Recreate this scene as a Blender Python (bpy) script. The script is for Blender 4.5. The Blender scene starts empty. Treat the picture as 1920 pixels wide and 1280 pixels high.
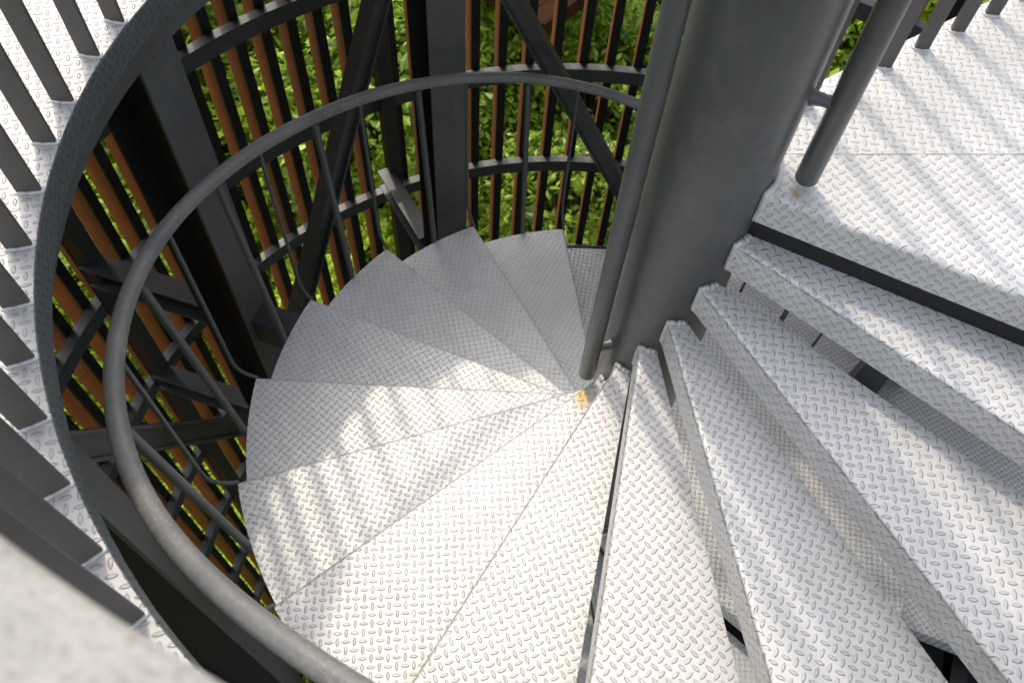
import bpy, bmesh, math, random
from mathutils import Vector, Matrix, noise
R = math.radians
sc = bpy.context.scene
COL = sc.collection

# ------------------------------------------------------------------ camera
cam_d = bpy.data.cameras.new("camera")
cam_d.sensor_width = 36.0
cam_d.lens = 36.0 * 1574.265 / 1920.0
cam_d.clip_start = 0.05
cam_d.clip_end = 800
cam_d.dof.use_dof = True
cam_d.dof.focus_distance = 2.75
cam_d.dof.aperture_fstop = 4.5
cam = bpy.data.objects.new("camera", cam_d)
COL.objects.link(cam)
RT = Vector((0.99677244, 0.06851415, 0.04183903))
UP = Vector((-0.08027885, 0.85069752, 0.51948921))
FW = Vector((0.0, 0.52117132, -0.85345208))
CP = Vector((-0.48415752, -1.56568716, 1.57627578))
M = Matrix(((RT.x, UP.x, -FW.x, CP.x), (RT.y, UP.y, -FW.y, CP.y), (RT.z, UP.z, -FW.z, CP.z), (0, 0, 0, 1)))
cam.matrix_world = M
sc.camera = cam

# ------------------------------------------------------------------ sky, sun, exposure
SUN_AZ, SUN_EL = 116.0, 57.0
w = bpy.data.worlds.new("World")
sc.world = w
w.use_nodes = True
nt = w.node_tree
bg = nt.nodes["Background"]
sky = nt.nodes.new("ShaderNodeTexSky")
sky.sky_type = 'NISHITA'
sky.sun_disc = False
sky.sun_elevation = R(SUN_EL)
sky.sun_rotation = R(90 - SUN_AZ)
sky.air_density = 1.0
sky.dust_density = 2.5
hs = nt.nodes.new("ShaderNodeHueSaturation")
hs.inputs["Value"].default_value = 2.4
hs.inputs["Saturation"].default_value = 0.55      # thin bright haze whitens the blue
nt.links.new(sky.outputs[0], hs.inputs["Color"])
tint = nt.nodes.new("ShaderNodeMix"); tint.data_type = 'RGBA'; tint.blend_type = 'MULTIPLY'
tint.inputs[0].default_value = 1.0; tint.inputs[7].default_value = (1.0, 0.97, 0.92, 1)
nt.links.new(hs.outputs[0], tint.inputs[6])
nt.links.new(tint.outputs[2], bg.inputs[0])
bg.inputs[1].default_value = 0.15
sd = bpy.data.lights.new("sun", 'SUN')
sd.energy = 1.5
sd.angle = R(1.5)
sd.color = (1.0, 0.88, 0.71)
sun = bpy.data.objects.new("sun", sd)
COL.objects.link(sun)
SV = Vector((math.cos(R(SUN_AZ)) * math.cos(R(SUN_EL)), math.sin(R(SUN_AZ)) * math.cos(R(SUN_EL)), math.sin(R(SUN_EL))))
sun.rotation_euler = SV.to_track_quat('Z', 'Y').to_euler()
sun.location = SV * 30
sc.view_settings.view_transform = 'Standard'
sc.view_settings.look = 'None'
sc.view_settings.gamma = 1.0
sc.view_settings.use_curve_mapping = False
sc.view_settings.exposure = 0.12
sc.render.engine = 'CYCLES'
sc.cycles.max_bounces = 8
sc.cycles.diffuse_bounces = 5

# ------------------------------------------------------------------ helpers
def tag(o, label, cat, group=None, kind=None):
    if label: o["label"] = label
    if cat: o["category"] = cat
    if group: o["group"] = group
    if kind: o["kind"] = kind
    return o

def empty(name, loc, label=None, cat=None, group=None, rz=0.0):
    o = bpy.data.objects.new(name, None)
    COL.objects.link(o)
    o.location = loc
    o.rotation_euler.z = rz
    o.empty_display_size = 0.1
    tag(o, label, cat, group)
    return o

class MB:
    """collects faces into one mesh"""
    def __init__(s):
        s.v = []; s.f = []; s.sm = []; s.uv = []
    def face(s, pts, uv=None, smooth=False):
        b = len(s.v)
        s.v += [tuple(p) for p in pts]
        s.f.append(list(range(b, b + len(pts))))
        s.sm.append(smooth)
        s.uv.append(uv if uv else [(p[0], p[1]) for p in pts])
    def strip(s, rows, uvs=None, smooth=True, closed=False):
        """grid of rows of points sharing vertices"""
        b = len(s.v); n = len(rows[0])
        for r in rows: s.v += [tuple(p) for p in r]
        for i in range(len(rows) - 1):
            for j in range(n if closed else n - 1):
                k = (j + 1) % n
                idx = [b + i * n + j, b + i * n + k, b + (i + 1) * n + k, b + (i + 1) * n + j]
                s.f.append(idx); s.sm.append(smooth)
                if uvs: s.uv.append([uvs[i][j], uvs[i][k], uvs[i + 1][k], uvs[i + 1][j]])
                else: s.uv.append([(s.v[q][0], s.v[q][1]) for q in idx])
    def box(s, c, ax, ay, az, hx, hy, hz):
        """oriented box: centre, three unit axes, half sizes"""
        c = Vector(c)
        P = {}
        for i in (-1, 1):
            for j in (-1, 1):
                for k in (-1, 1):
                    P[i, j, k] = c + ax * (i * hx) + ay * (j * hy) + az * (k * hz)
        q = [((-1,-1,-1),(-1,1,-1),(1,1,-1),(1,-1,-1)), ((-1,-1,1),(1,-1,1),(1,1,1),(-1,1,1)),
             ((-1,-1,-1),(1,-1,-1),(1,-1,1),(-1,-1,1)), ((-1,1,-1),(-1,1,1),(1,1,1),(1,1,-1)),
             ((-1,-1,-1),(-1,-1,1),(-1,1,1),(-1,1,-1)), ((1,-1,-1),(1,1,-1),(1,1,1),(1,-1,1))]
        for f in q: s.face([P[x] for x in f])
    def beam(s, a, b, up, hw, hh):
        a, b = Vector(a), Vector(b)
        d = (b - a); L = d.length; d.normalize()
        side = d.cross(Vector(up)).normalized(); u = side.cross(d).normalized()
        s.box((a + b) / 2, d, side, u, L / 2, hw, hh)
    def tube(s, pts, rad, n=16, caps=True, bump=0.0, seed=0.0):
        pts = [Vector(p) for p in pts]
        rows = []
        ref = Vector((0, 0, 1))
        t0 = (pts[1] - pts[0]).normalized()
        if abs(t0.dot(ref)) > 0.95: ref = Vector((1, 0, 0))
        nrm = t0.cross(ref).normalized()
        for i, p in enumerate(pts):
            t = (pts[min(i + 1, len(pts) - 1)] - pts[max(i - 1, 0)]).normalized()
            nrm = (nrm - t * nrm.dot(t)).normalized()
            bn = t.cross(nrm)
            r = rad[i] if isinstance(rad, (list, tuple)) else rad
            row = []
            for k in range(n):
                a = 2 * math.pi * k / n
                q = nrm * math.cos(a) + bn * math.sin(a)
                rr = r
                if bump: rr += bump * noise.noise((p + q * r * 2) * 55 + Vector((seed, 0, 0)))
                row.append(p + q * rr)
            rows.append(row)
        s.strip(rows, smooth=True, closed=True)
        if caps:
            s.face(list(reversed(rows[0]))); s.face(rows[-1])
    def build(s, name, mat, parent=None, merge=False):
        me = bpy.data.meshes.new(name)
        me.from_pydata(s.v, [], s.f)
        me.polygons.foreach_set("use_smooth", s.sm)
        ul = me.uv_layers.new(name="plate")
        flat = []
        for u in s.uv:
            for c in u: flat += [c[0], c[1]]
        ul.data.foreach_set("uv", flat)
        if merge:
            bm = bmesh.new(); bm.from_mesh(me)
            bmesh.ops.remove_doubles(bm, verts=bm.verts, dist=1e-5)
            bm.to_mesh(me); bm.free()
        me.update()
        me.materials.append(mat)
        o = bpy.data.objects.new(name, me)
        COL.objects.link(o)
        if parent: o.parent = parent
        return o

def P(r, az, z=0.0):
    return Vector((r * math.cos(R(az)), r * math.sin(R(az)), z))
ZV = Vector((0, 0, 1))

# ------------------------------------------------------------------ materials
class NT:
    def __init__(s, name):
        s.m = bpy.data.materials.new(name); s.m.use_nodes = True
        s.t = s.m.node_tree; s.b = s.t.nodes["Principled BSDF"]
    def n(s, typ, **kw):
        o = s.t.nodes.new(typ)
        for k, v in kw.items(): setattr(o, k, v)
        return o
    def l(s, a, b): s.t.links.new(a, b)
    def math(s, op, a, b=None, c=None, clamp=False):
        o = s.n("ShaderNodeMath", operation=op); o.use_clamp = clamp
        for i, x in enumerate((a, b, c)):
            if x is None: continue
            if isinstance(x, (int, float)): o.inputs[i].default_value = x
            else: s.l(x, o.inputs[i])
        return o.outputs[0]
    def noise(s, vec, scale, detail=3.0, rough=0.55):
        o = s.n("ShaderNodeTexNoise")
        o.inputs["Scale"].default_value = scale
        o.inputs["Detail"].default_value = detail
        o.inputs["Roughness"].default_value = rough
        if vec is not None: s.l(vec, o.inputs["Vector"])
        return o.outputs[0]
    def ramp(s, fac, stops):
        o = s.n("ShaderNodeValToRGB")
        el = o.color_ramp.elements
        while len(el) < len(stops): el.new(0.5)
        for e, (p, c) in zip(el, stops):
            e.position = p; e.color = (c[0], c[1], c[2], 1)
        s.l(fac, o.inputs[0]); return o.outputs[0]
    def mix(s, fac, a, b, mode='MIX'):
        o = s.n("ShaderNodeMix", data_type='RGBA', blend_type=mode)
        if isinstance(fac, (int, float)): o.inputs[0].default_value = fac
        else: s.l(fac, o.inputs[0])
        for i, x in ((6, a), (7, b)):
            if isinstance(x, tuple): o.inputs[i].default_value = (x[0], x[1], x[2], 1)
            else: s.l(x, o.inputs[i])
        return o.outputs[2]
    def set(s, **kw):
        for k, v in kw.items():
            k = k.replace("_", " ")
            if isinstance(v, (int, float)): s.b.inputs[k].default_value = v
            elif isinstance(v, tuple): s.b.inputs[k].default_value = (v[0], v[1], v[2], 1)
            else: s.l(v, s.b.inputs[k])

PITCH = 0.0255
def checker_plate(name, base, angle, metallic=0.22, rough=0.46, stains=(), worn=0.5, height=0.0030, fold=-9.0, groove_shade=0.40):
    """painted tread plate: raised lens-shaped lozenges in a basket pattern on the uv metres"""
    k = NT(name)
    uvn = k.n("ShaderNodeUVMap", uv_map="plate").outputs[0]
    tc = k.n("ShaderNodeTexCoord").outputs["Object"]
    mp = k.n("ShaderNodeMapping"); mp.inputs["Rotation"].default_value = (0, 0, R(angle))
    k.l(uvn, mp.inputs[0])
    sp = k.n("ShaderNodeSeparateXYZ"); k.l(mp.outputs[0], sp.inputs[0])
    u = k.math('DIVIDE', sp.outputs[0], PITCH); v = k.math('DIVIDE', sp.outputs[1], PITCH)
    cu = k.math('FLOOR', u); cv = k.math('FLOOR', v)
    fu = k.math('SUBTRACT', k.math('SUBTRACT', u, cu), 0.5)
    fv = k.math('SUBTRACT', k.math('SUBTRACT', v, cv), 0.5)
    par = k.math('FLOORED_MODULO', k.math('ADD', cu, cv), 2.0)
    inv = k.math('SUBTRACT', 1.0, par)
    x = k.math('ADD', k.math('MULTIPLY', fu, inv), k.math('MULTIPLY', fv, par))
    y = k.math('ADD', k.math('MULTIPLY', fv, inv), k.math('MULTIPLY', fu, par))
    x2 = k.math('MULTIPLY', x, 1.0 / 0.54)
    a = k.math('SUBTRACT', 1.0, k.math('MULTIPLY', x2, x2))
    d = k.math('SUBTRACT', k.math('MULTIPLY', a, 0.185), k.math('ABSOLUTE', y))
    hgt = k.n("ShaderNodeMapRange", interpolation_type='SMOOTHSTEP')
    k.l(d, hgt.inputs[0]); hgt.inputs[1].default_value = -0.02; hgt.inputs[2].default_value = 0.10
    H0 = hgt.outputs[0]
    big = k.noise(tc, 2.3, 4.0); mid = k.noise(tc, 14.0, 4.0, 0.6); fine = k.noise(tc, 160.0, 3.0, 0.6)
    patch = k.noise(tc, 5.5, 3.0, 0.6)
    H = k.math('MULTIPLY', H0, k.math('ADD', 0.35, k.math('MULTIPLY', k.noise(tc, 38.0, 2.0, 0.5), 1.25)))
    c = k.mix(k.ramp(big, [(0.3, (0, 0, 0)), (0.7, (1, 1, 1))]), tuple(x * 0.90 for x in base), base)
    # scuffed paint: patches worn greyer, lozenge crowns first
    scuff = k.ramp(mid, [(0.50, (0, 0, 0)), (0.72, (1, 1, 1))])
    c = k.mix(k.math('MULTIPLY', scuff, 0.30 * worn), c, tuple(x * 0.62 for x in base))
    crown = k.math('MULTIPLY', H, k.math('ADD', 0.05, k.math('MULTIPLY', mid, 0.45)))
    c = k.mix(k.math('MULTIPLY', crown, worn), c, tuple(x * 0.60 for x in base))
    # shaded side of each lozenge painted into the groove round it
    g1 = k.n("ShaderNodeMapRange", interpolation_type='SMOOTHSTEP'); k.l(d, g1.inputs[0])
    g1.inputs[1].default_value = -0.075; g1.inputs[2].default_value = -0.01
    groove = k.math('MULTIPLY', g1.outputs[0], k.math('SUBTRACT', 1.0, H))
    c = k.mix(k.math('MULTIPLY', groove, groove_shade), c, tuple(x * 0.42 for x in base))
    # walked-in grime in broad patches, tide marks of dried water, edge grime and under-nose shade painted along the fold
    gr_ = k.ramp(patch, [(0.44, (0, 0, 0)), (0.66, (1, 1, 1))])
    c = k.mix(k.math('MULTIPLY', gr_, 0.20), c, tuple(x * y for x, y in zip(base, (0.60, 0.585, 0.56))))
    tide = k.math('SUBTRACT', 1.0, k.math('MULTIPLY', k.math('ABSOLUTE', k.math('SUBTRACT', big, 0.52)), 60.0), clamp=True)
    c = k.mix(k.math('MULTIPLY', tide, 0.16), c, tuple(x * 0.5 for x in base))
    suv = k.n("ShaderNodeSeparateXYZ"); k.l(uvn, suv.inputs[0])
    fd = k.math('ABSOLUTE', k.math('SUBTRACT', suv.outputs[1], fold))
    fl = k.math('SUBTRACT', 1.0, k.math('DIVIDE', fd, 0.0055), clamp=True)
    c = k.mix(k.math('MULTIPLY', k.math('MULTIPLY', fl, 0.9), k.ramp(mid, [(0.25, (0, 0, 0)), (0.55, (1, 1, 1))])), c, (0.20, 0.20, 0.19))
    spk = k.ramp(k.noise(tc, 75.0, 2.0, 0.5), [(0.71, (0, 0, 0)), (0.76, (1, 1, 1))])
    c = k.mix(k.math('MULTIPLY', spk, 0.5), c, (0.12, 0.10, 0.08))
    for (su, sv, sr, col) in stains:
        vm = k.n("ShaderNodeVectorMath", operation='DISTANCE')
        k.l(uvn, vm.inputs[0]); vm.inputs[1].default_value = (su, sv, 0)
        dd = k.math('ADD', vm.outputs["Value"], k.math('MULTIPLY', k.math('SUBTRACT', mid, 0.5), sr * 1.6))
        f = k.n("ShaderNodeMapRange", interpolation_type='SMOOTHSTEP'); k.l(dd, f.inputs[0])
        f.inputs[1].default_value = sr; f.inputs[2].default_value = sr * 0.15
        c = k.mix(k.math('MULTIPLY', f.outputs[0], 0.85), c, col)
    bp = k.n("ShaderNodeBump"); bp.inputs["Strength"].default_value = 1.0
    bp.inputs["Distance"].default_value = height
    hh = k.math('ADD', H, k.math('ADD', k.math('MULTIPLY', fine, 0.05), k.math('MULTIPLY', mid, 0.55)))
    k.l(hh, bp.inputs["Height"])
    rg = k.math('ADD', rough - 0.08, k.math('MULTIPLY', mid, 0.18))
    k.set(Base_Color=c, Metallic=metallic, Roughness=rg, Normal=bp.outputs[0])
    return k.m

def steel_paint(name, base, rough=0.45, metallic=0.0, wear=0.3, bump=0.0006, scale=1.0, streak=0.0, coat=None, specks=0.0):
    k = NT(name)
    tc = k.n("ShaderNodeTexCoord").outputs["Object"]
    big = k.noise(tc, 3.0 * scale, 5.0); mid = k.noise(tc, 22.0 * scale, 4.0, 0.6); fine = k.noise(tc, 260.0, 2.0)
    c = k.mix(k.ramp(big, [(0.3, (0, 0, 0)), (0.7, (1, 1, 1))]), tuple(x * 0.82 for x in base), tuple(x * 1.12 for x in base))
    if coat:
        c = k.mix(k.math('MULTIPLY', k.ramp(mid, [(0.52, (0, 0, 0)), (0.66, (1, 1, 1))]), wear), c, coat)
    if specks:
        area = k.ramp(k.noise(tc, 4.5, 3.0, 0.6), [(0.44, (0, 0, 0)), (0.62, (1, 1, 1))])
        dots = k.ramp(k.noise(tc, 120.0, 2.0, 0.6), [(0.56, (0, 0, 0)), (0.64, (1, 1, 1))])
        c = k.mix(k.math('MULTIPLY', k.math('MULTIPLY', area, dots), specks), c, (0.42, 0.39, 0.34))
    if streak:
        mp = k.n("ShaderNodeMapping"); mp.inputs["Scale"].default_value = (16, 16, 0.9); k.l(tc, mp.inputs[0])
        st = k.ramp(k.noise(mp.outputs[0], 1.0, 4.0, 0.6), [(0.45, (0, 0, 0)), (0.7, (1, 1, 1))])
        c = k.mix(k.math('MULTIPLY', st, streak), c, tuple(x * 1.5 for x in base))
    bp = k.n("ShaderNodeBump"); bp.inputs["Strength"].default_value = 1.0; bp.inputs["Distance"].default_value = bump
    k.l(k.math('ADD', mid, k.math('MULTIPLY', fine, 0.35)), bp.inputs["Height"])
    k.set(Base_Color=c, Metallic=metallic, Roughness=k.math('ADD', rough - 0.1, k.math('MULTIPLY', big, 0.2)), Normal=bp.outputs[0])
    return k.m

SILVER = (0.67, 0.665, 0.65)
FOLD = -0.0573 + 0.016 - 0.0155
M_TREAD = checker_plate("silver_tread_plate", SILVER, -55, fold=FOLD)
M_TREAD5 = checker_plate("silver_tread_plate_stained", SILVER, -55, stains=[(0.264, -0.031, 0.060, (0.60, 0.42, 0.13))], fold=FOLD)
M_LAND_A = checker_plate("silver_landing_plate", (0.64, 0.63, 0.61), -62, stains=[(0.2195, -0.023, 0.024, (0.42, 0.25, 0.06))])
M_LAND_B = checker_plate("silver_landing_plate_far", (0.64, 0.63, 0.61), 3)
M_DECK = checker_plate("silver_platform_plate", (0.49, 0.475, 0.45), -20, worn=0.8)
M_LOW = checker_plate("silver_lower_plate", (0.60, 0.59, 0.57), -30, worn=1.4, height=0.006, groove_shade=0.95)
M_STRIP = checker_plate("dark_tread_plate", (0.078, 0.088, 0.090), 20, metallic=0.0, rough=0.5, worn=0.3, height=0.0034)
M_SILVER = steel_paint("silver_paint", (0.60, 0.60, 0.59), 0.45, 0.25, 0.55, 0.004, 1.5, coat=(0.40, 0.31, 0.22))
M_GREY = steel_paint("grey_steel_paint", (0.070, 0.075, 0.075), 0.42, 0.0, 0.25, 0.0006, coat=(0.11, 0.105, 0.095))
M_COLUMN = steel_paint("grey_column_paint", (0.076, 0.078, 0.076), 0.34, 0.0, 0.45, 0.0008, 0.7, streak=0.3, coat=(0.115, 0.100, 0.084))
M_RAIL = steel_paint("grey_handrail_paint", (0.150, 0.150, 0.144), 0.38, 0.0, 0.5, 0.0012, 2.2, specks=0.3, coat=(0.22, 0.20, 0.165))
M_TOP = steel_paint("pale_grey_rail_paint", (0.29, 0.278, 0.255), 0.45, 0.0, 0.7, 0.0012, 6.0, coat=(0.17, 0.16, 0.14))
M_BAR = steel_paint("grey_bar_paint", (0.090, 0.081, 0.074), 0.42, 0.0, 0.4, 0.0006, 1.5, coat=(0.11, 0.095, 0.08))
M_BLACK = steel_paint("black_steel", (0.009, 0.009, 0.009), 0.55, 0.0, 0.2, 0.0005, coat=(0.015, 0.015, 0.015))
kk = NT("rust_brown_slat"); tcs = kk.n("ShaderNodeTexCoord").outputs["Object"]
mp = kk.n("ShaderNodeMapping"); mp.inputs["Scale"].default_value = (30, 30, 1.6); kk.l(tcs, mp.inputs[0])
rnd_ = kk.n("ShaderNodeObjectInfo").outputs["Random"]
vv = kk.n("ShaderNodeVectorMath", operation='ADD'); kk.l(mp.outputs[0], vv.inputs[0]); kk.l(rnd_, vv.inputs[1])
stv = kk.noise(vv.outputs[0], 1.0, 5.0, 0.65)
cs = kk.mix(kk.ramp(stv, [(0.3, (0, 0, 0)), (0.7, (1, 1, 1))]), (0.150, 0.037, 0.009), (0.300, 0.080, 0.020))
cs = kk.mix(kk.math('MULTIPLY', kk.ramp(kk.noise(tcs, 9.0, 5.0, 0.7), [(0.55, (0, 0, 0)), (0.7, (1, 1, 1))]), 0.5), cs, (0.09, 0.035, 0.018))
hv = kk.n("ShaderNodeHueSaturation"); kk.l(cs, hv.inputs["Color"]); kk.l(kk.math('ADD', 0.78, kk.math('MULTIPLY', rnd_, 0.42)), hv.inputs["Value"])
kk.set(Base_Color=hv.outputs[0], Roughness=0.62)
M_SLAT = kk.m
M_DARKBEAM = steel_paint("dark_frame_paint", (0.036, 0.037, 0.036), 0.42, 0.0, 0.3, 0.0005, coat=(0.07, 0.065, 0.06))

def leaf_mat(name, c1, c2, trans=0.45):
    k = NT(name)
    t = k.t; t.nodes.remove(k.b)
    out = t.nodes["Material Output"]
    oi = k.n("ShaderNodeObjectInfo")
    geo = k.n("ShaderNodeNewGeometry")
    f = k.math('FRACT', k.math('ADD', geo.outputs["Random Per Island"], k.math('MULTIPLY', oi.outputs["Random"], 0.37)))
    c = k.mix(k.math('POWER', f, 0.7), c1, c2)
    d = k.n("ShaderNodeBsdfPrincipled"); d.inputs["Roughness"].default_value = 0.33
    k.l(c, d.inputs["Base Color"])
    tr = k.n("ShaderNodeBsdfTranslucent")
    k.l(k.mix(1.0, c, (1.5, 1.5, 0.55), 'MULTIPLY'), tr.inputs["Color"])
    mx = k.n("ShaderNodeMixShader"); mx.inputs[0].default_value = trans - 0.04
    k.l(d.outputs[0], mx.inputs[1]); k.l(tr.outputs[0], mx.inputs[2])
    k.l(mx.outputs[0], out.inputs["Surface"])
    return k.m
M_LEAF = [leaf_mat("leaf_mid", (0.07, 0.16, 0.012), (0.46, 0.60, 0.05)),
          leaf_mat("leaf_deep", (0.035, 0.10, 0.012), (0.37, 0.51, 0.045)),
          leaf_mat("leaf_bright", (0.17, 0.29, 0.012), (0.56, 0.68, 0.045))]
M_GRASS = leaf_mat("grass_blade", (0.22, 0.36, 0.012), (0.48, 0.60, 0.04), 0.3)
M_BARK = steel_paint("bark", (0.12, 0.09, 0.06), 0.9, 0.0, 0.4, 0.003, 1.0, coat=(0.2, 0.16, 0.11))
kk = NT("soil"); tcs = kk.n("ShaderNodeTexCoord").outputs["Object"]
kk.set(Base_Color=kk.mix(kk.noise(tcs, 0.9, 6.0), (0.025, 0.035, 0.012), (0.07, 0.085, 0.025)), Roughness=0.95)
M_SOIL = kk.m
kk = NT("timber"); tcs = kk.n("ShaderNodeTexCoord").outputs["Object"]
mp = kk.n("ShaderNodeMapping"); mp.inputs["Scale"].default_value = (2, 40, 6); kk.l(tcs, mp.inputs[0])
kk.set(Base_Color=kk.mix(kk.noise(mp.outputs[0], 1.0, 5.0), (0.012, 0.005, 0.002), (0.05, 0.019, 0.006)), Roughness=0.9, Specular_IOR_Level=0.1)
M_TIMBER = kk.m

# ------------------------------------------------------------------ measured stair geometry
RC = 0.158                      # column radius
RO = 1.5                        # outer tread radius
STEP = 20.1046                  # degrees per tread
RISE = 0.178988
T0 = -17.299
EO = -0.0573                    # nose line set forward of the radial line
LIP = 0.1026
TH = 0.006
Z_LOW = -13 * RISE              # lower landing

def plate_mesh(outline_r, e, x_end, back, nose_x0=0.150, lip=LIP, back_lip=0.045, arc_r=RO, arc=True, rb=0.016):
    """bent tread in its own frame: nose along +x at y=e, folded down at the front.
    back: list of (x, y) from the outer end of the back edge to the column"""
    mb = MB()
    x0 = nose_x0
    # fold profile
    prof = []
    for i in range(9):
        a = math.pi / 2 * i / 8
        prof.append((e + rb - rb * math.sin(a), -rb + rb * math.cos(a), rb * a))
    prof.append((e, -lip, rb * math.pi / 2 + (lip - rb)))
    n = 40
    xs = [x0 + (x_end - x0) * i / n for i in range(n + 1)]
    def wob(x, s): return 0.0012 * noise.noise(Vector((x * 9, s, e)))
    rows, uvs = [], []
    for x in xs:
        rows.append([(x, y + wob(x, 1.0), z + wob(x, 2.0) * 0.6) for (y, z, s) in prof])
        uvs.append([(x, e + rb - s) for (y, z, s) in prof])
    rows = [list(reversed(r)) for r in rows]; uvs = [list(reversed(r)) for r in uvs]
    mb.strip(rows, uvs, smooth=True)
    # inside of the fold and its lower edge
    mb.face([(x0, e + TH, -TH), (x_end, e + TH, -TH), (x_end, e + TH, -lip), (x0, e + TH, -lip)])
    mb.face([(x0, e, -lip), (x0, e + TH, -lip), (x_end, e + TH, -lip), (x_end, e, -lip)])
    mb.face([(x_end, e, -lip), (x_end, e + TH, -lip), (x_end, e + TH, -TH), (x_end, e + rb, 0), (x_end, e, -rb)])
    # top
    top = [(x, e + rb, 0) for x in xs] + [(p[0], p[1], 0) for p in outline_r] + [(p[0], p[1], 0) for p in back]
    ri = x0
    a1 = math.atan2(back[-1][1], back[-1][0]); a0 = math.atan2(e + rb, x0)
    for i in range(1, 6):
        a = a1 + (a0 - a1) * i / 6
        top.append((ri * math.cos(a), ri * math.sin(a), 0))
    mb.face(top)
    mb.face([(p[0], p[1], -TH) for p in reversed(top)])
    # rim round outer edge and back
    rim = [(x_end, e + rb)] + list(outline_r) + list(back)
    for i in range(len(rim) - 1):
        a, b = rim[i], rim[i + 1]
        dz = back_lip if i >= len(outline_r) else TH
        L = math.hypot(b[0] - a[0], b[1] - a[1])
        mb.face([(a[0], a[1], 0), (a[0], a[1], -dz), (b[0], b[1], -dz), (b[0], b[1], 0)], [(0, 0), (0, -dz), (L, -dz), (L, 0)])
    return mb

def arc_pts(r, a0, a1, n):
    return [(r * math.cos(a0 + (a1 - a0) * i / n), r * math.sin(a0 + (a1 - a0) * i / n)) for i in range(1, n + 1)]

def line_hit(p, ang, r):
    dx, dy = math.cos(ang), math.sin(ang)
    b = p[0] * dx + p[1] * dy
    c = p[0] ** 2 + p[1] ** 2 - r * r
    t = -b + math.sqrt(b * b - c)
    return (p[0] + dx * t, p[1] + dy * t)

def tread_mb(ba=18.9, by=0.003):
    xe = math.sqrt(RO * RO - EO * EO)
    bk = line_hit((0.165, by), R(ba), RO)
    arc = arc_pts(RO, math.asin((EO + 0.016) / RO), math.atan2(bk[1], bk[0]), 14)
    return plate_mesh(arc, EO, xe, [(0.150, -0.002)])

def weld_mb(a0, a1, r=RC + 0.008, seed=0):
    mb = MB(); pts = []; rad = []
    n = 22
    for i in range(n + 1):
        a = a0 + (a1 - a0) * i / n
        q = Vector((math.cos(a) * r, math.sin(a) * r, 0.0))
        rad.append(0.011 + 0.006 * noise.noise(Vector((i * 0.9, seed, 3.1))))
        pts.append(q + Vector((0, 0, 0.001 + 0.003 * noise.noise(Vector((i * 0.7, seed, 8.1))))))
    # run the bead on down the folded front
    first = pts[0]
    down = [first + Vector((0.002 * noise.noise(Vector((j, seed, 1))), -0.004, -0.1 * (4 - j) / 4)) for j in range(4)]
    mb.tube(down + pts, [0.009 + 0.004 * noise.noise(Vector((j * 1.3, seed, 5))) for j in range(4)] + rad, 8, bump=0.004, seed=seed)
    return mb

# ================================================================== the setting
g = MB(); seg = 72
rr = [0.0, 3, 6, 10, 16, 30, 80, 300]
rows = []
for r in rr:
    rows.append([(r * math.cos(2 * math.pi * i / seg), r * math.sin(2 * math.pi * i / seg),
                  -7.6 + (0.25 * noise.noise(Vector((r * math.cos(2 * math.pi * i / seg) * .3, r * math.sin(2 * math.pi * i / seg) * .3, 0))) if r < 40 else 0)) for i in range(seg)])
g.strip(rows[::-1], smooth=True, closed=True)
tag(g.build("ground", M_SOIL), None, None, kind="structure")

# ================================================================== spiral staircase
stair = empty("spiral_staircase", (0, 0, -7.5), "silver chequer plate spiral staircase winding down round a thick grey steel column", "staircase")
OFF = Vector((0, 0, 7.5))      # parts are modelled about the column axis with the top landing at z = 0

c = MB(); n = 64
rows = [[P(RC, 360 * i / n, z) for i in range(n)] for z in (-7.6, -5, -3, -2, -1, 0, 1, 2.2, 3.4)]
c.strip(rows, smooth=True, closed=True)
c.face(rows[-1])
o = c.build("central_column", M_COLUMN, stair); o.location = OFF
# a welded ring joint and small ground-off weld scars on the column
ring = MB(); pts = [P(RC + 0.001, 360 * i / 48, -2.42) for i in range(49)]
ring.tube(pts, 0.006, 8, bump=0.003)
w_ = ring.build("weld_seam", M_COLUMN, o)

def place_tread(k, ang, z, first=[None], mat=None):
    if first[0] is None:
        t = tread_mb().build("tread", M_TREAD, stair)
        wd = weld_mb(math.asin((EO + 0.01) / RC), 0.0, seed=1).build("weld_bead", M_SILVER, t)
        first[0] = (t, wd)
    else:
        src, ws = first[0]
        t = src.copy(); COL.objects.link(t); t.parent = stair
        wd = ws.copy(); COL.objects.link(wd); wd.parent = t
    if mat:
        t.data = t.data.copy(); t.data.materials[0] = mat
    t.location = OFF + Vector((0, 0, z)); t.rotation_euler = (0, 0, R(ang))
    return t
for k in list(range(2, 13)) + [1]:
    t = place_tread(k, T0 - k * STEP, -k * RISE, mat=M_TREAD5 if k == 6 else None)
    if k == 1:
        old = t.data; t.data = tread_mb(15.6, 0.009).build('tread', M_TREAD).data
        bpy.data.objects.remove([x for x in bpy.data.objects if x.data == t.data and x != t][0])
    if k == 6: t["label"] = "tread with a yellow rust stain beside the column"
for j in range(1, 8):
    place_tread(j, -37.4 - STEP * j, Z_LOW - RISE * j)

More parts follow.
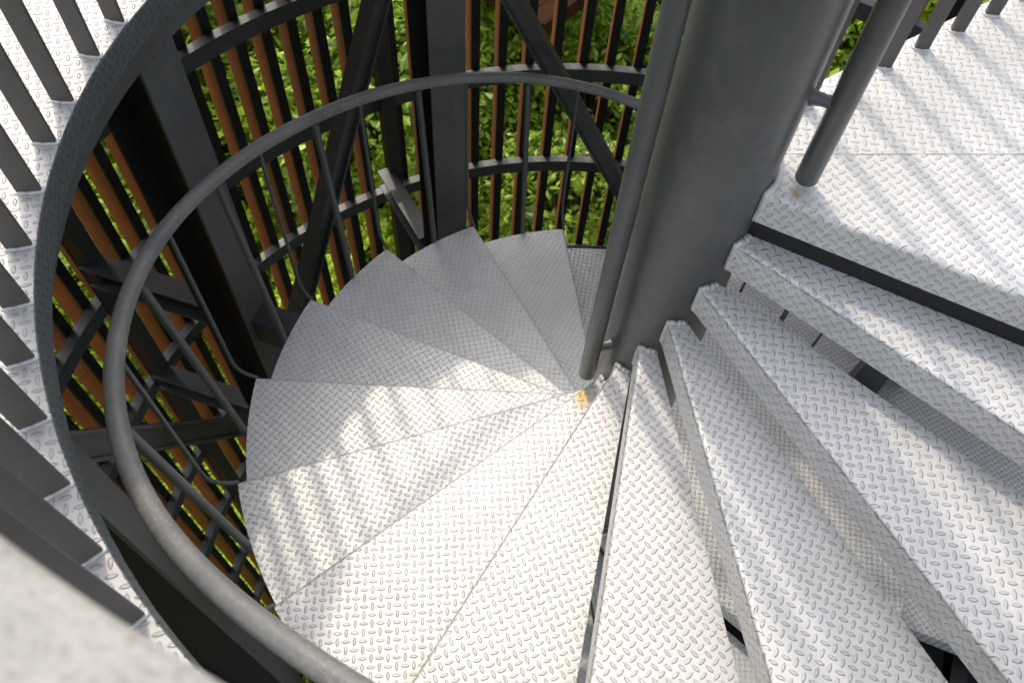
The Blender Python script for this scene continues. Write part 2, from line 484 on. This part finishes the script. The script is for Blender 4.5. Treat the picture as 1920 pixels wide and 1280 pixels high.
# inner vertical pipes held off the column
def pipe(az, r, z0, z1, zb):
    p = MB(); c0 = P(r, az)
    pts = [c0 + ZV * z0, c0 + ZV * (z0 + 0.004)] + [c0 + ZV * (z0 + (z1 - z0) * i / 6) for i in range(1, 7)]
    p.tube(pts, [0.0275, 0.0295] + [0.0295] * 6, 28)
    q = p.build("grab_pipe", M_COLUMN, stair); q.location = OFF
    for z in zb:
        b = MB(); a = P(RC - 0.01, az, z); e_ = P(r, az, z)
        b.tube([a, a.lerp(e_, .25), a.lerp(e_, .5), e_], [0.024, 0.017, 0.0155, 0.018], 14, bump=0.002)
        b.build("bracket", M_COLUMN, q)
    return q
pipe(-159.5, 0.222, -1.04, 3.3, (-0.86, 1.9))
pipe(-19.0, 0.229, 0.025, 3.3, (0.265, 2.0))
pipe(35.0, 0.229, -6.0, -2.9, (-3.1, -4.5))

# helical handrail: (azimuth, radius), slightly out of round as the bent pipe is
HT = [(-279, 1.60), (-270, 1.62), (-262, 1.627), (-256, 1.626), (-248, 1.614), (-241, 1.596), (-233, 1.582), (-223, 1.563), (-214, 1.549), (-206, 1.546), (-196, 1.551),
      (-188, 1.563), (-180, 1.580), (-172, 1.588), (-166, 1.591), (-160, 1.592), (-154, 1.591), (-150, 1.588), (-145, 1.582),
      (-139, 1.569), (-133, 1.549), (-127, 1.530), (-122, 1.518), (-118, 1.514), (-108, 1.515), (-95, 1.52), (-70, 1.53), (-40, 1.54), (-26, 1.54)]
def hr_r(az):
    for (a, ra), (b, rb_) in zip(HT, HT[1:]):
        if a <= az <= b:
            t = (az - a) / (b - a); return ra + (rb_ - ra) * t
    return 1.60 if az < -200 else 1.54
def hr_pt(az):
    az2 = max(az, -279)
    k = (T0 - az2) / STEP
    # light smoothing of the radius table
    r = sum(hr_r(az + d) for d in (-6, -3, 0, 3, 6)) / 5
    return P(r, az, -k * RISE + 0.95)
hp = MB()
pts = [hr_pt(-26 - i * 1.5) for i in range(int((320 - 26) / 1.5))]
hp.tube(pts, 0.0252, 22)
hand = hp.build("handrail", M_RAIL, stair); hand.location = OFF
for k in range(1, 13):
    az = T0 - k * STEP + math.degrees(math.asin(EO / RO)); z = -k * RISE
    b = MB(); top = hr_pt(az); r1 = math.hypot(top.x, top.y)
    w_ = max(r1 - RO, .03)
    ps = [P(RO - 0.004, az, z - 0.006), P(RO + w_ * .22, az, z + 0.002), P(RO + w_ * .48, az, z + 0.016), P(RO + w_ * .70, az, z + 0.036),
          P(RO + w_ * .86, az, z + 0.062), P(RO + w_ * .95, az, z + 0.095), P(r1 - 0.002, az, z + 0.15), top - ZV * 0.01]
    b.tube(ps, 0.0082, 10)
    b.build("thin_baluster", M_GREY, stair).location = OFF
    az2 = T0 - k * STEP + 6.8
    b = MB(); top = hr_pt(az2); d = P(RO + 0.010, az2, z - 0.055)
    b.tube([d, d + ZV * 0.004, d.lerp(top, .06), d.lerp(top, .5), top - ZV * 0.01], [0.011, 0.0148, 0.0148, 0.0148, 0.0148], 14)
    q = b.build("thick_baluster", M_GREY, stair); q.location = OFF
    wd = MB(); u = (top - d).normalized(); wd.tube([top - u * .036, top - u * .030, top - u * .024], [.0152, .0195, .017], 12, bump=.004, seed=k)
    wd.build("weld_bead", M_GREY, q)
for az, rad in ((58, 0.0085), (47.5, 0.0148), (39, 0.0085), (29, 0.0148), (70, 0.0148)):
    b = MB(); top = hr_pt(az - 360); d = P(1.52, az, Z_LOW - 0.02)
    b.tube([d, d.lerp(top, .5), top], rad, 12)
    b.build("thin_baluster" if rad < .01 else "thick_baluster", M_GREY, stair).location = OFF

# ================================================================== upper platform with its landing
plat = empty("upper_platform", (0, 0, 0), "silver chequer plate platform round the stair opening with a dark grey inner edge", "platform")
NA = -23.5
def to_world(p, a): return (p[0] * math.cos(a) - p[1] * math.sin(a), p[0] * math.sin(a) + p[1] * math.cos(a))
def to_local(p, a): return to_world(p, -a)
A = R(NA)
seamA = (0.158, 0.0278); seam_ang = R(6.25)
sh = line_hit(seamA, seam_ang, 1.645)
e0 = -0.058
x_end = math.sqrt(1.645 ** 2 - e0 ** 2)
s_loc = to_local(sh, A)
arc = arc_pts(1.645, math.asin((e0 + .016) / 1.645), math.atan2(s_loc[1], s_loc[0]), 10)
inn = to_local((0.150, 0.0268), A)
la = plate_mesh(arc, e0, x_end, [inn], back_lip=0.006).build("landing_plate", M_LAND_A, plat)
la.rotation_euler.z = A
GE = R(36.5); gperp = 0.072     # far edge of the landing beside its guard
gp = (-math.sin(GE) * gperp, math.cos(GE) * gperp)
ge = line_hit((gp[0] + .05 * math.cos(GE), gp[1] + .05 * math.sin(GE)), GE, 1.645)
lb = MB()
inn2 = (gp[0] + .135 * math.cos(GE), gp[1] + .135 * math.sin(GE))
poly = [(0.150, 0.0275)] + [sh] + arc_pts(1.645, math.atan2(sh[1], sh[0]), math.atan2(ge[1], ge[0]), 12) + [inn2]
lb.face([(p[0], p[1], 0) for p in poly]); lb.face([(p[0], p[1], -TH) for p in reversed(poly)])
q0, q1 = ge, inn2
lb.face([(q0[0], q0[1], 0), (q0[0], q0[1], -0.1), (q1[0], q1[1], -0.1), (q1[0], q1[1], 0)])
lb.build("landing_plate", M_LAND_B, plat)
sw = MB(); sp_ = [Vector((seamA[0] + (sh[0] - seamA[0]) * i / 90, seamA[1] + (sh[1] - seamA[1]) * i / 90, 0.0002)) for i in range(91)]
sw.tube(sp_, [0.0022 + 0.0022 * noise.noise(Vector((i * .8, 0, 0))) for i in range(91)], 6, bump=0.0025)
sw.build("weld_seam", M_SILVER, plat)
wl = weld_mb(math.asin((e0 + 0.01) / RC), R(60), seed=5).build("weld_bead", M_SILVER, plat); wl.rotation_euler.z = A
bmk = MB(); ca, sa = Vector((math.cos(A), math.sin(A), 0)), Vector((-math.sin(A), math.cos(A), 0))
bmk.box(ca * 0.90 + sa * (e0 + 0.075) - ZV * 0.158, ca, sa, ZV, 0.76, 0.055, 0.149)
bmk.build("landing_beam", M_BLACK, plat)
# ring-shaped deck
dk = MB(); a0, a1 = 36.0, 336.0; N = 150
angs = [a0 + (a1 - a0) * i / N for i in range(N + 1)]
def edge_r(a): return 1.650 + 0.0012 * noise.noise(Vector((a * .9, 0, 0)))
for i in range(N):
    p = [P(edge_r(angs[i]) + .004, angs[i]), P(2.85, angs[i]), P(2.85, angs[i + 1]), P(edge_r(angs[i + 1]) + .004, angs[i + 1])]
    dk.face(p)
    dk.face([Vector((v.x, v.y, -TH)) for v in reversed(p)])
dk2 = []
for i in range(24):
    b0 = -24.0 + 60.0 * i / 24; b1 = b0 + 2.5
    p = [P(1.6475, b0), P(2.85, b0), P(2.85, b1), P(1.6475, b1)]
    dk.face(p); dk.face([Vector((v.x, v.y, -TH)) for v in reversed(p)])
dk.build("deck_plate", M_DECK, plat)
es = MB()
prof = [(0.004, 0.0), (0.0012, -0.0012), (0.0, -0.005), (0.0, -0.05), (0.001, -0.092)]
rows, uvs = [], []
for a in [a0 + (a1 - a0) * i / 300 for i in range(301)]:
    rows.append([P(edge_r(a) + d, a, z) for d, z in prof]); uvs.append([(R(a) * 1.65, z) for d, z in prof])
es.strip(rows, uvs, smooth=True)
rows = [[P(1.656, a, -0.092), P(1.656, a, -TH - .001)] for a in angs]
es.strip(rows, smooth=True)
es.build("edge_strip", M_STRIP, plat)
fa = MB()
rows = [[P(1.74, a, -0.083), P(1.70, a, -0.083), P(1.70, a, -0.205), P(1.75, a, -0.205)] for a in angs]
for r_ in zip(rows, rows[1:]):
    for j in range(3): fa.face([r_[0][j], r_[1][j], r_[1][j + 1], r_[0][j + 1]])
fa.build("fascia", M_GREY, plat)
ob = MB()
for i in range(72):
    b0, b1 = i * 5.0, i * 5.0 + 5.0
    ob.face([P(2.853, b0, .02), P(2.853, b1, .02), P(2.853, b1, -.2), P(2.853, b0, -.2)])
    ob.face([P(2.865, b1, .02), P(2.865, b0, .02), P(2.865, b0, -.2), P(2.865, b1, -.2)])
    ob.face([P(2.853, b0, .02), P(2.865, b0, .02), P(2.865, b1, .02), P(2.853, b1, .02)])
    ob.face([P(2.865, b0, -.2), P(2.853, b0, -.2), P(2.853, b1, -.2), P(2.865, b1, -.2)])
ob.build("rim_beam", M_GREY, plat)

# ================================================================== guards
guard = empty("stair_guard", (0, 0, 0), "curved guard of flat grey bars and broad top rail round the stair opening", "guard rail")
GZ = 1.075
first = None
for i in range(-23, 32):
    az = 168.4 + 5.44 * i
    if first is None:
        b = MB(); b.box((1.688, 0, GZ / 2), Vector((1, 0, 0)), Vector((0, 1, 0)), ZV, 0.0285, 0.005, GZ / 2)
        first = b.build("baluster", M_BAR, guard); q = first
        wd = MB()
        lp = [(-1, -1), (-.6, -1), (-.2, -1), (.2, -1), (.6, -1), (1, -1), (1, 1), (.6, 1), (.2, 1), (-.2, 1), (-.6, 1), (-1, 1), (-1, -.8)]
        wd.tube([Vector((1.688 + .031 * u_, .0065 * v_, .001)) for u_, v_ in lp], [0.005 + .0035 * noise.noise(Vector((j * .8, 0, 0))) for j in range(13)], 7, bump=.003)
        wfirst = wd.build("weld_bead", M_SILVER, first)
    else:
        q = first.copy(); COL.objects.link(q); q.parent = guard
        u = wfirst.copy(); COL.objects.link(u); u.parent = q
    q.rotation_euler.z = R(az + random.Random(i).uniform(-.35, .35))
tr = MB()
prof = [(1.627, 0.0), (1.623, 0.004), (1.623, 0.034), (1.627, 0.038), (1.712, 0.038), (1.716, 0.034), (1.716, 0.004), (1.712, 0.0)]
rows = [[P(r, a, GZ + z) for r, z in prof] for a in [41.0 + i * 1.5 for i in range(197)]]
tr.strip(rows, smooth=False, closed=True)
tr.face(rows[0]); tr.face(list(reversed(rows[-1])))
tr.build("top_rail", M_TOP, guard)

lg = empty("landing_guard", (0.3, 0.25, 0), "straight row of tall grey bars along the far edge of the top landing", "guard rail")
gd = Vector((math.cos(GE), math.sin(GE), 0)); gn = Vector((-math.sin(GE), math.cos(GE), 0))
bx = Vector((math.cos(R(-3)), math.sin(R(-3)), 0)); by = Vector((-bx.y, bx.x, 0))
GL = 2.35  # unseen upper part of the bars, lengthened for soft shade on the treads
for i in range(9):
    s_ = 0.335 + 0.1525 * i
    c0 = gd * s_ + gn * 0.026
    b = MB(); b.box(c0 + ZV * GL / 2, bx, by, ZV, 0.0195, 0.0075, GL / 2)
    q = b.build("baluster", M_BAR, lg); q.location = -Vector(lg.location)
    wd = MB()
    lp = [(-1, -1), (-.5, -1), (0, -1), (.5, -1), (1, -1), (1, 1), (.5, 1), (0, 1), (-.5, 1), (-1, 1), (-1, -.8)]
    wd.tube([c0 + bx * (.0215 * u_) + by * (.0095 * v_) + ZV * .001 for u_, v_ in lp], [0.0045 + .003 * noise.noise(Vector((j * .8, i, 0))) for j in range(11)], 7, bump=.003, seed=i)
    wd.build("weld_bead", M_SILVER, q)
b = MB(); b.beam(gd * 0.20 + gn * 0.026 + ZV * (GL + .019), gd * 1.60 + gn * 0.026 + ZV * (GL + .019), ZV, 0.02, 0.019)
q = b.build("top_rail", M_RAIL, lg); q.location = -Vector(lg.location)

# ================================================================== lower landing
low = empty("lower_landing", (0, 0, Z_LOW), "shaded silver chequer plate landing one turn below, glimpsed between the treads", "landing")
na = R(-37.4)
l0 = []
x_end = math.sqrt(RO ** 2 - EO ** 2)
arcl = arc_pts(RO, math.asin((EO + .016) / RO), R(37.4 + 108), 40)
ll = plate_mesh(arcl, EO, x_end, [(0.150 * math.cos(R(145.4)), 0.150 * math.sin(R(145.4)))], back_lip=.006).build("deck_plate", M_LOW, low)
ll.rotation_euler.z = na
d2 = MB()
for i in range(40):
    b0 = -18.0 + 96.0 * i / 40; b1 = b0 + 2.4
    p = [P(1.503, b0), P(2.56, b0), P(2.56, b1), P(1.503, b1)]
    d2.face(p); d2.face([Vector((v.x, v.y, -TH)) for v in reversed(p)])
a_, b_ = P(1.503, -18), P(2.56, -18)
d2.face([a_, a_ - ZV * .1, b_ - ZV * .1, b_])
q = d2.build("outer_deck_plate", M_LOW, low); q.location.z = -0.19
eb = MB()
rows = [[P(1.508, a, 0.004), P(1.520, a, 0.004), P(1.520, a, -.14), P(1.508, a, -.20)] for a in [78 + i * 2.0 for i in range(17)]]
eb.strip(rows, smooth=False, closed=True); eb.face(rows[-1]); eb.face(list(reversed(rows[0])))
eb.build("edge_beam", M_BLACK, low)
ub = MB()
for aa in (-30, -12, 28, 62):
    ub.beam(P(.2, aa, -.29), P(2.5, aa, -.29), ZV, .05, .075)
for r_ in (1.62, 1.78, 1.95, 2.12, 2.30, 2.47, 2.66):
    for j in range(12):
        ub.beam(P(r_, -62 + j * 4, -.42), P(r_, -58 + j * 4, -.42), ZV, .04, .05)
for j in range(12):
    b0, b1 = -62 + j * 4.0, -58 + j * 4.0
    ub.face([P(.3, b0, -.62), P(2.75, b0, -.62), P(2.75, b1, -.62), P(.3, b1, -.62)])
    ub.face([P(.3, b0, -.64), P(.3, b1, -.64), P(2.75, b1, -.64), P(2.75, b0, -.64)])
ub.build("floor_beam", M_BLACK, low)

# ================================================================== steel frame
def h_section(mb, a, b, side, depth_dir, width, depth, tf=0.012, tw=0.009):
    """H profile from a to b: flanges across 'side', set 'depth' apart along depth_dir"""
    a, b = Vector(a), Vector(b)
    d = (b - a); L = d.length / 2; d.normalize(); m = (a + b) / 2
    for sgn in (-1, 1):
        mb.box(m + depth_dir * (sgn * (depth / 2 - tf / 2)), d, side, depth_dir, L, width / 2, tf / 2)
    mb.box(m, d, side, depth_dir, L, tw / 2, depth / 2 - tf)

def steel_column(az, label):
    t = empty("steel_column", P(1.82, az, -7.6), label, "column", "steel columns round the stair", R(az))
    X, Y = Vector((1, 0, 0)), Vector((0, 1, 0)); hgt = 7.6 - 0.207
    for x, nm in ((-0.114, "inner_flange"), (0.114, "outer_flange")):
        b = MB(); b.box((x, 0, hgt / 2), X, Y, ZV, 0.006, 0.0885, hgt / 2); b.build(nm, M_GREY if x < 0 else M_BLACK, t)  # outer flange black: shade behind the inner flange put into the colour
    b = MB(); b.box((0, 0, hgt / 2), X, Y, ZV, 0.108, 0.005, hgt / 2); b.build("web", M_BLACK, t)  # web blackened too, painting in the shade between the flanges
    return t
COLS = [(164.7, "dark grey H column left of the winding treads, with a stub beam under a tread"),
        (120.9, "dark grey H column standing straight behind the furthest curve of the handrail"),
        (-149.1, "dark grey H column at lower left, close under the platform edge"),
        (76.0, "dark grey H column hidden behind the round central column"),
        (28.6, "black H column glimpsed through the gap between two treads on the right")]
cols = {}
for az, lab in COLS: cols[az] = steel_column(az, lab)
# stub beam that carries a tread
sb = MB(); X, Y = Vector((1, 0, 0)), Vector((0, 1, 0))
zt = 7.6 - 1.632
sb.box((-0.27, 0.006, zt - 0.085), X, Y, ZV, 0.149, 0.055, 0.085)
sb.build("stub_beam", M_DARKBEAM, cols[164.7])

def brace(az0, z0, az1, z1, label):
    a, b = P(1.88, az0, z0), P(1.88, az1, z1)
    mid = (a + b) / 2
    t = empty("diagonal_brace", b, label, "brace", "diagonal braces of the steel frame")
    out = Vector((mid.x, mid.y, 0)).normalized()
    d = (b - a).normalized(); side = d.cross(out).normalized()
    m = MB(); h_section(m, a + d * .1 - b, b - d * .1 - b, out, side, 0.075, 0.092, .012, .03)
    m.build("brace_bar", M_DARKBEAM, t)
    gpl = MB()
    for p, q in ((a, d), (b, -d)):
        gpl.box(p + q * .16 - b, d, side, out, .10, .075, .005)
    gpl.build("gusset_plate", M_DARKBEAM, t)
brace(120.9, -0.06, 164.7, -2.80, "dark diagonal brace leaning left across the rust slats behind the treads")
brace(120.9, -0.12, 77.1, -2.76, "dark diagonal brace falling right towards the round column")
brace(-149.1, -0.06, 164.7 - 360, -2.90, "dark channel brace running level behind the handrail at lower left")

def radial_beam(az, zt, label):
    t = empty("radial_beam", P(1.94, az, zt), label, "beam", "beams tying the columns to the slat screen", R(az))
    for z, nm in ((-.006, "top_flange"), (-.144, "bottom_flange")):
        b = MB(); b.box((.31, 0, z), X, Y, ZV, .31, .05, .006); b.build(nm, M_GREY, t)
    b = MB(); b.box((.31, 0, -.075), X, Y, ZV, .31, .004, .063); b.build("web", M_BLACK, t)
radial_beam(165.6, -1.615, "short H beam at left between column and slat screen, upper of two")
radial_beam(165.6, -2.64, "short H beam at left between column and slat screen, lower of two")
radial_beam(123.0, -2.50, "short sunlit H beam behind the middle of the treads")

# ================================================================== slat screen
scr = empty("slat_screen", P(2.7, 120, -7.5), "curved screen of upright rust brown slats on dark horizontal rails", "screen")
so = -Vector(scr.location)
ZB, ZT = -7.4, -0.21
first = None
SL = [93.85 + 3.64 * i for i in range(-22, 6)] + [116.0, 119.3] + [124.6 + 3.2 * i for i in range(0, 12)] + [163.4 + 3.5 * i for i in range(0, 20)]
for i, az in enumerate(SL):
    if first is None:
        b = MB(); b.box((0, 0, (ZB + ZT) / 2), X, Y, ZV, 0.066, 0.0255, (ZT - ZB) / 2)
        first = b.build("slat", M_SLAT, scr); q = first
        b = MB(); b.box((-0.074, 0, (ZB + ZT) / 2), X, Y, ZV, 0.008, 0.0265, (ZT - ZB) / 2)  # added black strip paints the shade on the slat's inner face
        bfirst = b.build("inner_face_shade", M_BLACK, first)
    else:
        q = first.copy(); COL.objects.link(q); q.parent = scr
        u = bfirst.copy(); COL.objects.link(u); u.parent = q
    q.location = P(2.745, az) + so; q.rotation_euler.z = R(az + random.Random(i).uniform(-.6, .6))
for z in (-1.15, -1.96, -2.77, -3.76, -4.57, -5.4, -6.2):
    b = MB()
    rows = [[P(2.602, a, z), P(2.658, a, z), P(2.658, a, z - .095), P(2.602, a, z - .095)] for a in [12 + j * 3.58 for j in range(62)]]
    b.strip(rows, smooth=False, closed=True); b.face(rows[-1]); b.face(list(reversed(rows[0])))
    q = b.build("rail", M_GREY, scr); q.location = so
for az in (121.6, 165.3, 76, 28.6, -149.1):
    b = MB(); b.box(P(2.553, az, (ZB + ZT) / 2), P(1, az), P(1, az + 90), ZV, .043, .043, (ZT - ZB) / 2)
    q = b.build("post", M_DARKBEAM, scr); q.location = so

# ================================================================== planting beyond the screen
def leaves(mb, rnd, centre, rad, n, size, up=0.55, slim=0.42):
    for _ in range(n):
        d = Vector((rnd.gauss(0, 1), rnd.gauss(0, 1), rnd.gauss(0, 1)))
        d.normalize(); d *= rad * rnd.random() ** 0.45
        p = centre + Vector((d.x, d.y, d.z * 0.8))
        nrm = Vector((rnd.gauss(0, .6), rnd.gauss(0, .6), up + rnd.random())).normalized()
        ax = Vector((rnd.gauss(0, 1), rnd.gauss(0, 1), rnd.gauss(-.25, .4)))
        ax = (ax - nrm * ax.dot(nrm)).normalized()
        sd_ = nrm.cross(ax)
        s = size * rnd.choice((.55, .8, 1.0, 1.0, 1.25, 1.6)) * rnd.uniform(.85, 1.15)
        wv = s * slim * rnd.uniform(.8, 1.2)
        b = len(mb.v)
        mb.v += [tuple(p), tuple(p + ax * s * .45 + sd_ * wv * .5 - nrm * s * .06), tuple(p + ax * s - nrm * s * .12), tuple(p + ax * s * .45 - sd_ * wv * .5 - nrm * s * .06), tuple(p + ax * s * .5 + nrm * s * .02)]
        mb.f += [[b, b + 1, b + 4], [b + 1, b + 2, b + 4], [b + 2, b + 3, b + 4], [b + 3, b, b + 4]]
        mb.sm += [False] * 4; mb.uv += [[(0, 0), (1, 0), (0, 1)]] * 4

def shrub_parts(seed, rad, hgt, nclump, nleaf, size, slim, droop=False):
    rnd = random.Random(seed)
    f, st = MB(), MB()
    for i in range(nclump):
        a = rnd.uniform(0, 2 * math.pi); u = rnd.random()
        el = math.asin(u)
        lump = 0.62 + 0.5 * noise.noise(Vector((math.cos(a) * 1.6, math.sin(a) * 1.6, u * 2 + seed)))
        rr_ = (0.55 + 0.45 * rnd.random() ** .4) * (0.75 + lump * .5)
        ctr = Vector((math.cos(a) * math.cos(el) * rad * rr_, math.sin(a) * math.cos(el) * rad * rr_, 0.35 * hgt + math.sin(el) * hgt * .65 * rr_))
        leaves(f, rnd, ctr, rad * rnd.uniform(.16, .30), nleaf, size, slim=slim, up=.1 if droop else .5)
        if i % 4 == 0:
            m_ = Vector((ctr.x * .3, ctr.y * .3, ctr.z * .55))
            st.tube([Vector((ctr.x * .05, ctr.y * .05, -.2)), m_, ctr], [.035, .02, .006], 6)
    return f, st

protos = []
specs = [(1, 1.25, 2.6, 120, 50, .105, .55, 0, False), (2, 1.35, 3.2, 130, 48, .12, .48, 1, False),
         (3, 1.1, 2.0, 110, 58, .09, .55, 2, False), (4, 1.2, 3.0, 110, 55, .17, .20, 2, True)]
names = ["leafy_shrub", "dark_shrub", "bright_shrub", "slender_leaved_shrub"]
labs = ["leafy mid green shrub growing beyond the rust slats", "dense deep green shrub growing beyond the rust slats",
        "low bright green shrub growing beyond the rust slats", "shrub with long drooping yellow green leaves beyond the rust slats"]
def plant(kind, loc, rz, sc_):
    pr = protos[kind]
    if pr is None: return
    root, kids, used = pr
    if not used[0]:
        used[0] = True; o = root
    else:
        o = root.copy(); COL.objects.link(o)
        for kd in kids:
            q = kd.copy(); COL.objects.link(q); q.parent = o
    o.location = loc; o.rotation_euler.z = rz; o.scale = (sc_, sc_, sc_)
for s_, nm, lab in zip(specs, names, labs):
    root = empty(nm, (0, 0, 0), lab, "shrub", "shrubs beyond the slat screen")
    f, st = shrub_parts(*s_[:7], s_[8])
    kids = [f.build("foliage", M_LEAF[s_[7]], root), st.build("stems", M_BARK, root)]
    protos.append((root, kids, [False]))
rnd = random.Random(11)
spots = []
for ring, (rad, n) in enumerate(((4.9, 11), (6.7, 15), (8.7, 18), (10.9, 20), (13.4, 20), (16.5, 22))):
    for i in range(n):
        az = 34 + (212 - 34) * (i + .5) / n + rnd.uniform(-4, 4)
        spots.append((rad + rnd.uniform(-.6, .6), az, ring))
for rad, az, ring in spots:
    kind = rnd.choices([0, 1, 2, 3], [4, 3, 3 if ring < 2 else 2, .9])[0]
    s_ = rnd.uniform(.85, 1.25) * (1.0 + .10 * ring)
    if ring == 0 and az > 128:
        continue
    if ring == 0: s_ *= .8
    plant(kind, P(rad, az, -7.7), rnd.uniform(0, 6.28), s_)

gr = MB(); rnd = random.Random(5)
for _ in range(42000):
    r = 2.2 + 5.2 * rnd.random() ** .8; az = rnd.uniform(70, 215)
    p = P(r, az, -7.65); h_ = rnd.uniform(.18, .55); a = rnd.uniform(0, 6.28)
    dv = Vector((math.cos(a), math.sin(a), 0)); sv = Vector((-dv.y, dv.x, 0)) * rnd.uniform(.006, .013)
    b = len(gr.v)
    m_ = p + dv * h_ * .25 + ZV * h_ * .7; t_ = p + dv * h_ * .75 + ZV * h_ * .85
    gr.v += [tuple(p - sv), tuple(p + sv), tuple(m_ + sv), tuple(m_ - sv), tuple(t_)]
    gr.f += [[b, b + 1, b + 2, b + 3], [b + 3, b + 2, b + 4]]
    gr.sm += [False] * 2; gr.uv += [[(0, 0), (1, 0), (1, 1), (0, 1)], [(0, 0), (1, 0), (0, 1)]]
tag(gr.build("grass", M_GRASS), None, "grass", kind="stuff")

# timber hut roof whose corner shows at the top of the view
def ray_pt(px, py, dist):
    d = RT * ((px - 960) / 1574.265) - UP * ((py - 640) / 1574.265) + FW
    return CP + d * dist
rc = ray_pt(1015, 48, 8.6)
hut = empty("timber_roof", (rc.x, rc.y, -7.6), "brown timber roof corner glimpsed between slats at the top", "roof")
ho = -Vector(hut.location)
rf = MB(); e1 = Vector((-0.72, 0.69, 0)).normalized(); e2 = Vector((0.60, 0.80, 0)).normalized()
for i in range(9):
    c0 = rc + e1 * (0.1 + .2 * i)
    rf.beam(c0, c0 + e2 * 1.9, ZV, .095, .012 + .003 * (i % 2))
q = rf.build("roof_boards", M_TIMBER, hut); q.location = ho
fb = MB(); fb.beam(rc - ZV * .08, rc + e1 * 1.9 - ZV * .08, ZV, .02, .09); fb.beam(rc + e2 * .02 - ZV * .08 , rc + e2 * 1.9 - ZV * .08, ZV, .02, .088)
q = fb.build("fascia_board", M_TIMBER, hut); q.location = ho
ps = MB()
for u_, v_ in ((.6, .6), (1.6, .6), (.6, 1.7), (1.6, 1.7)):
    c0 = rc + e1 * u_ + e2 * v_
    ps.beam(Vector((c0.x, c0.y, -7.6)), Vector((c0.x, c0.y, rc.z - .02)), e1, .05, .05)
q = ps.build("roof_post", M_TIMBER, hut); q.location = ho
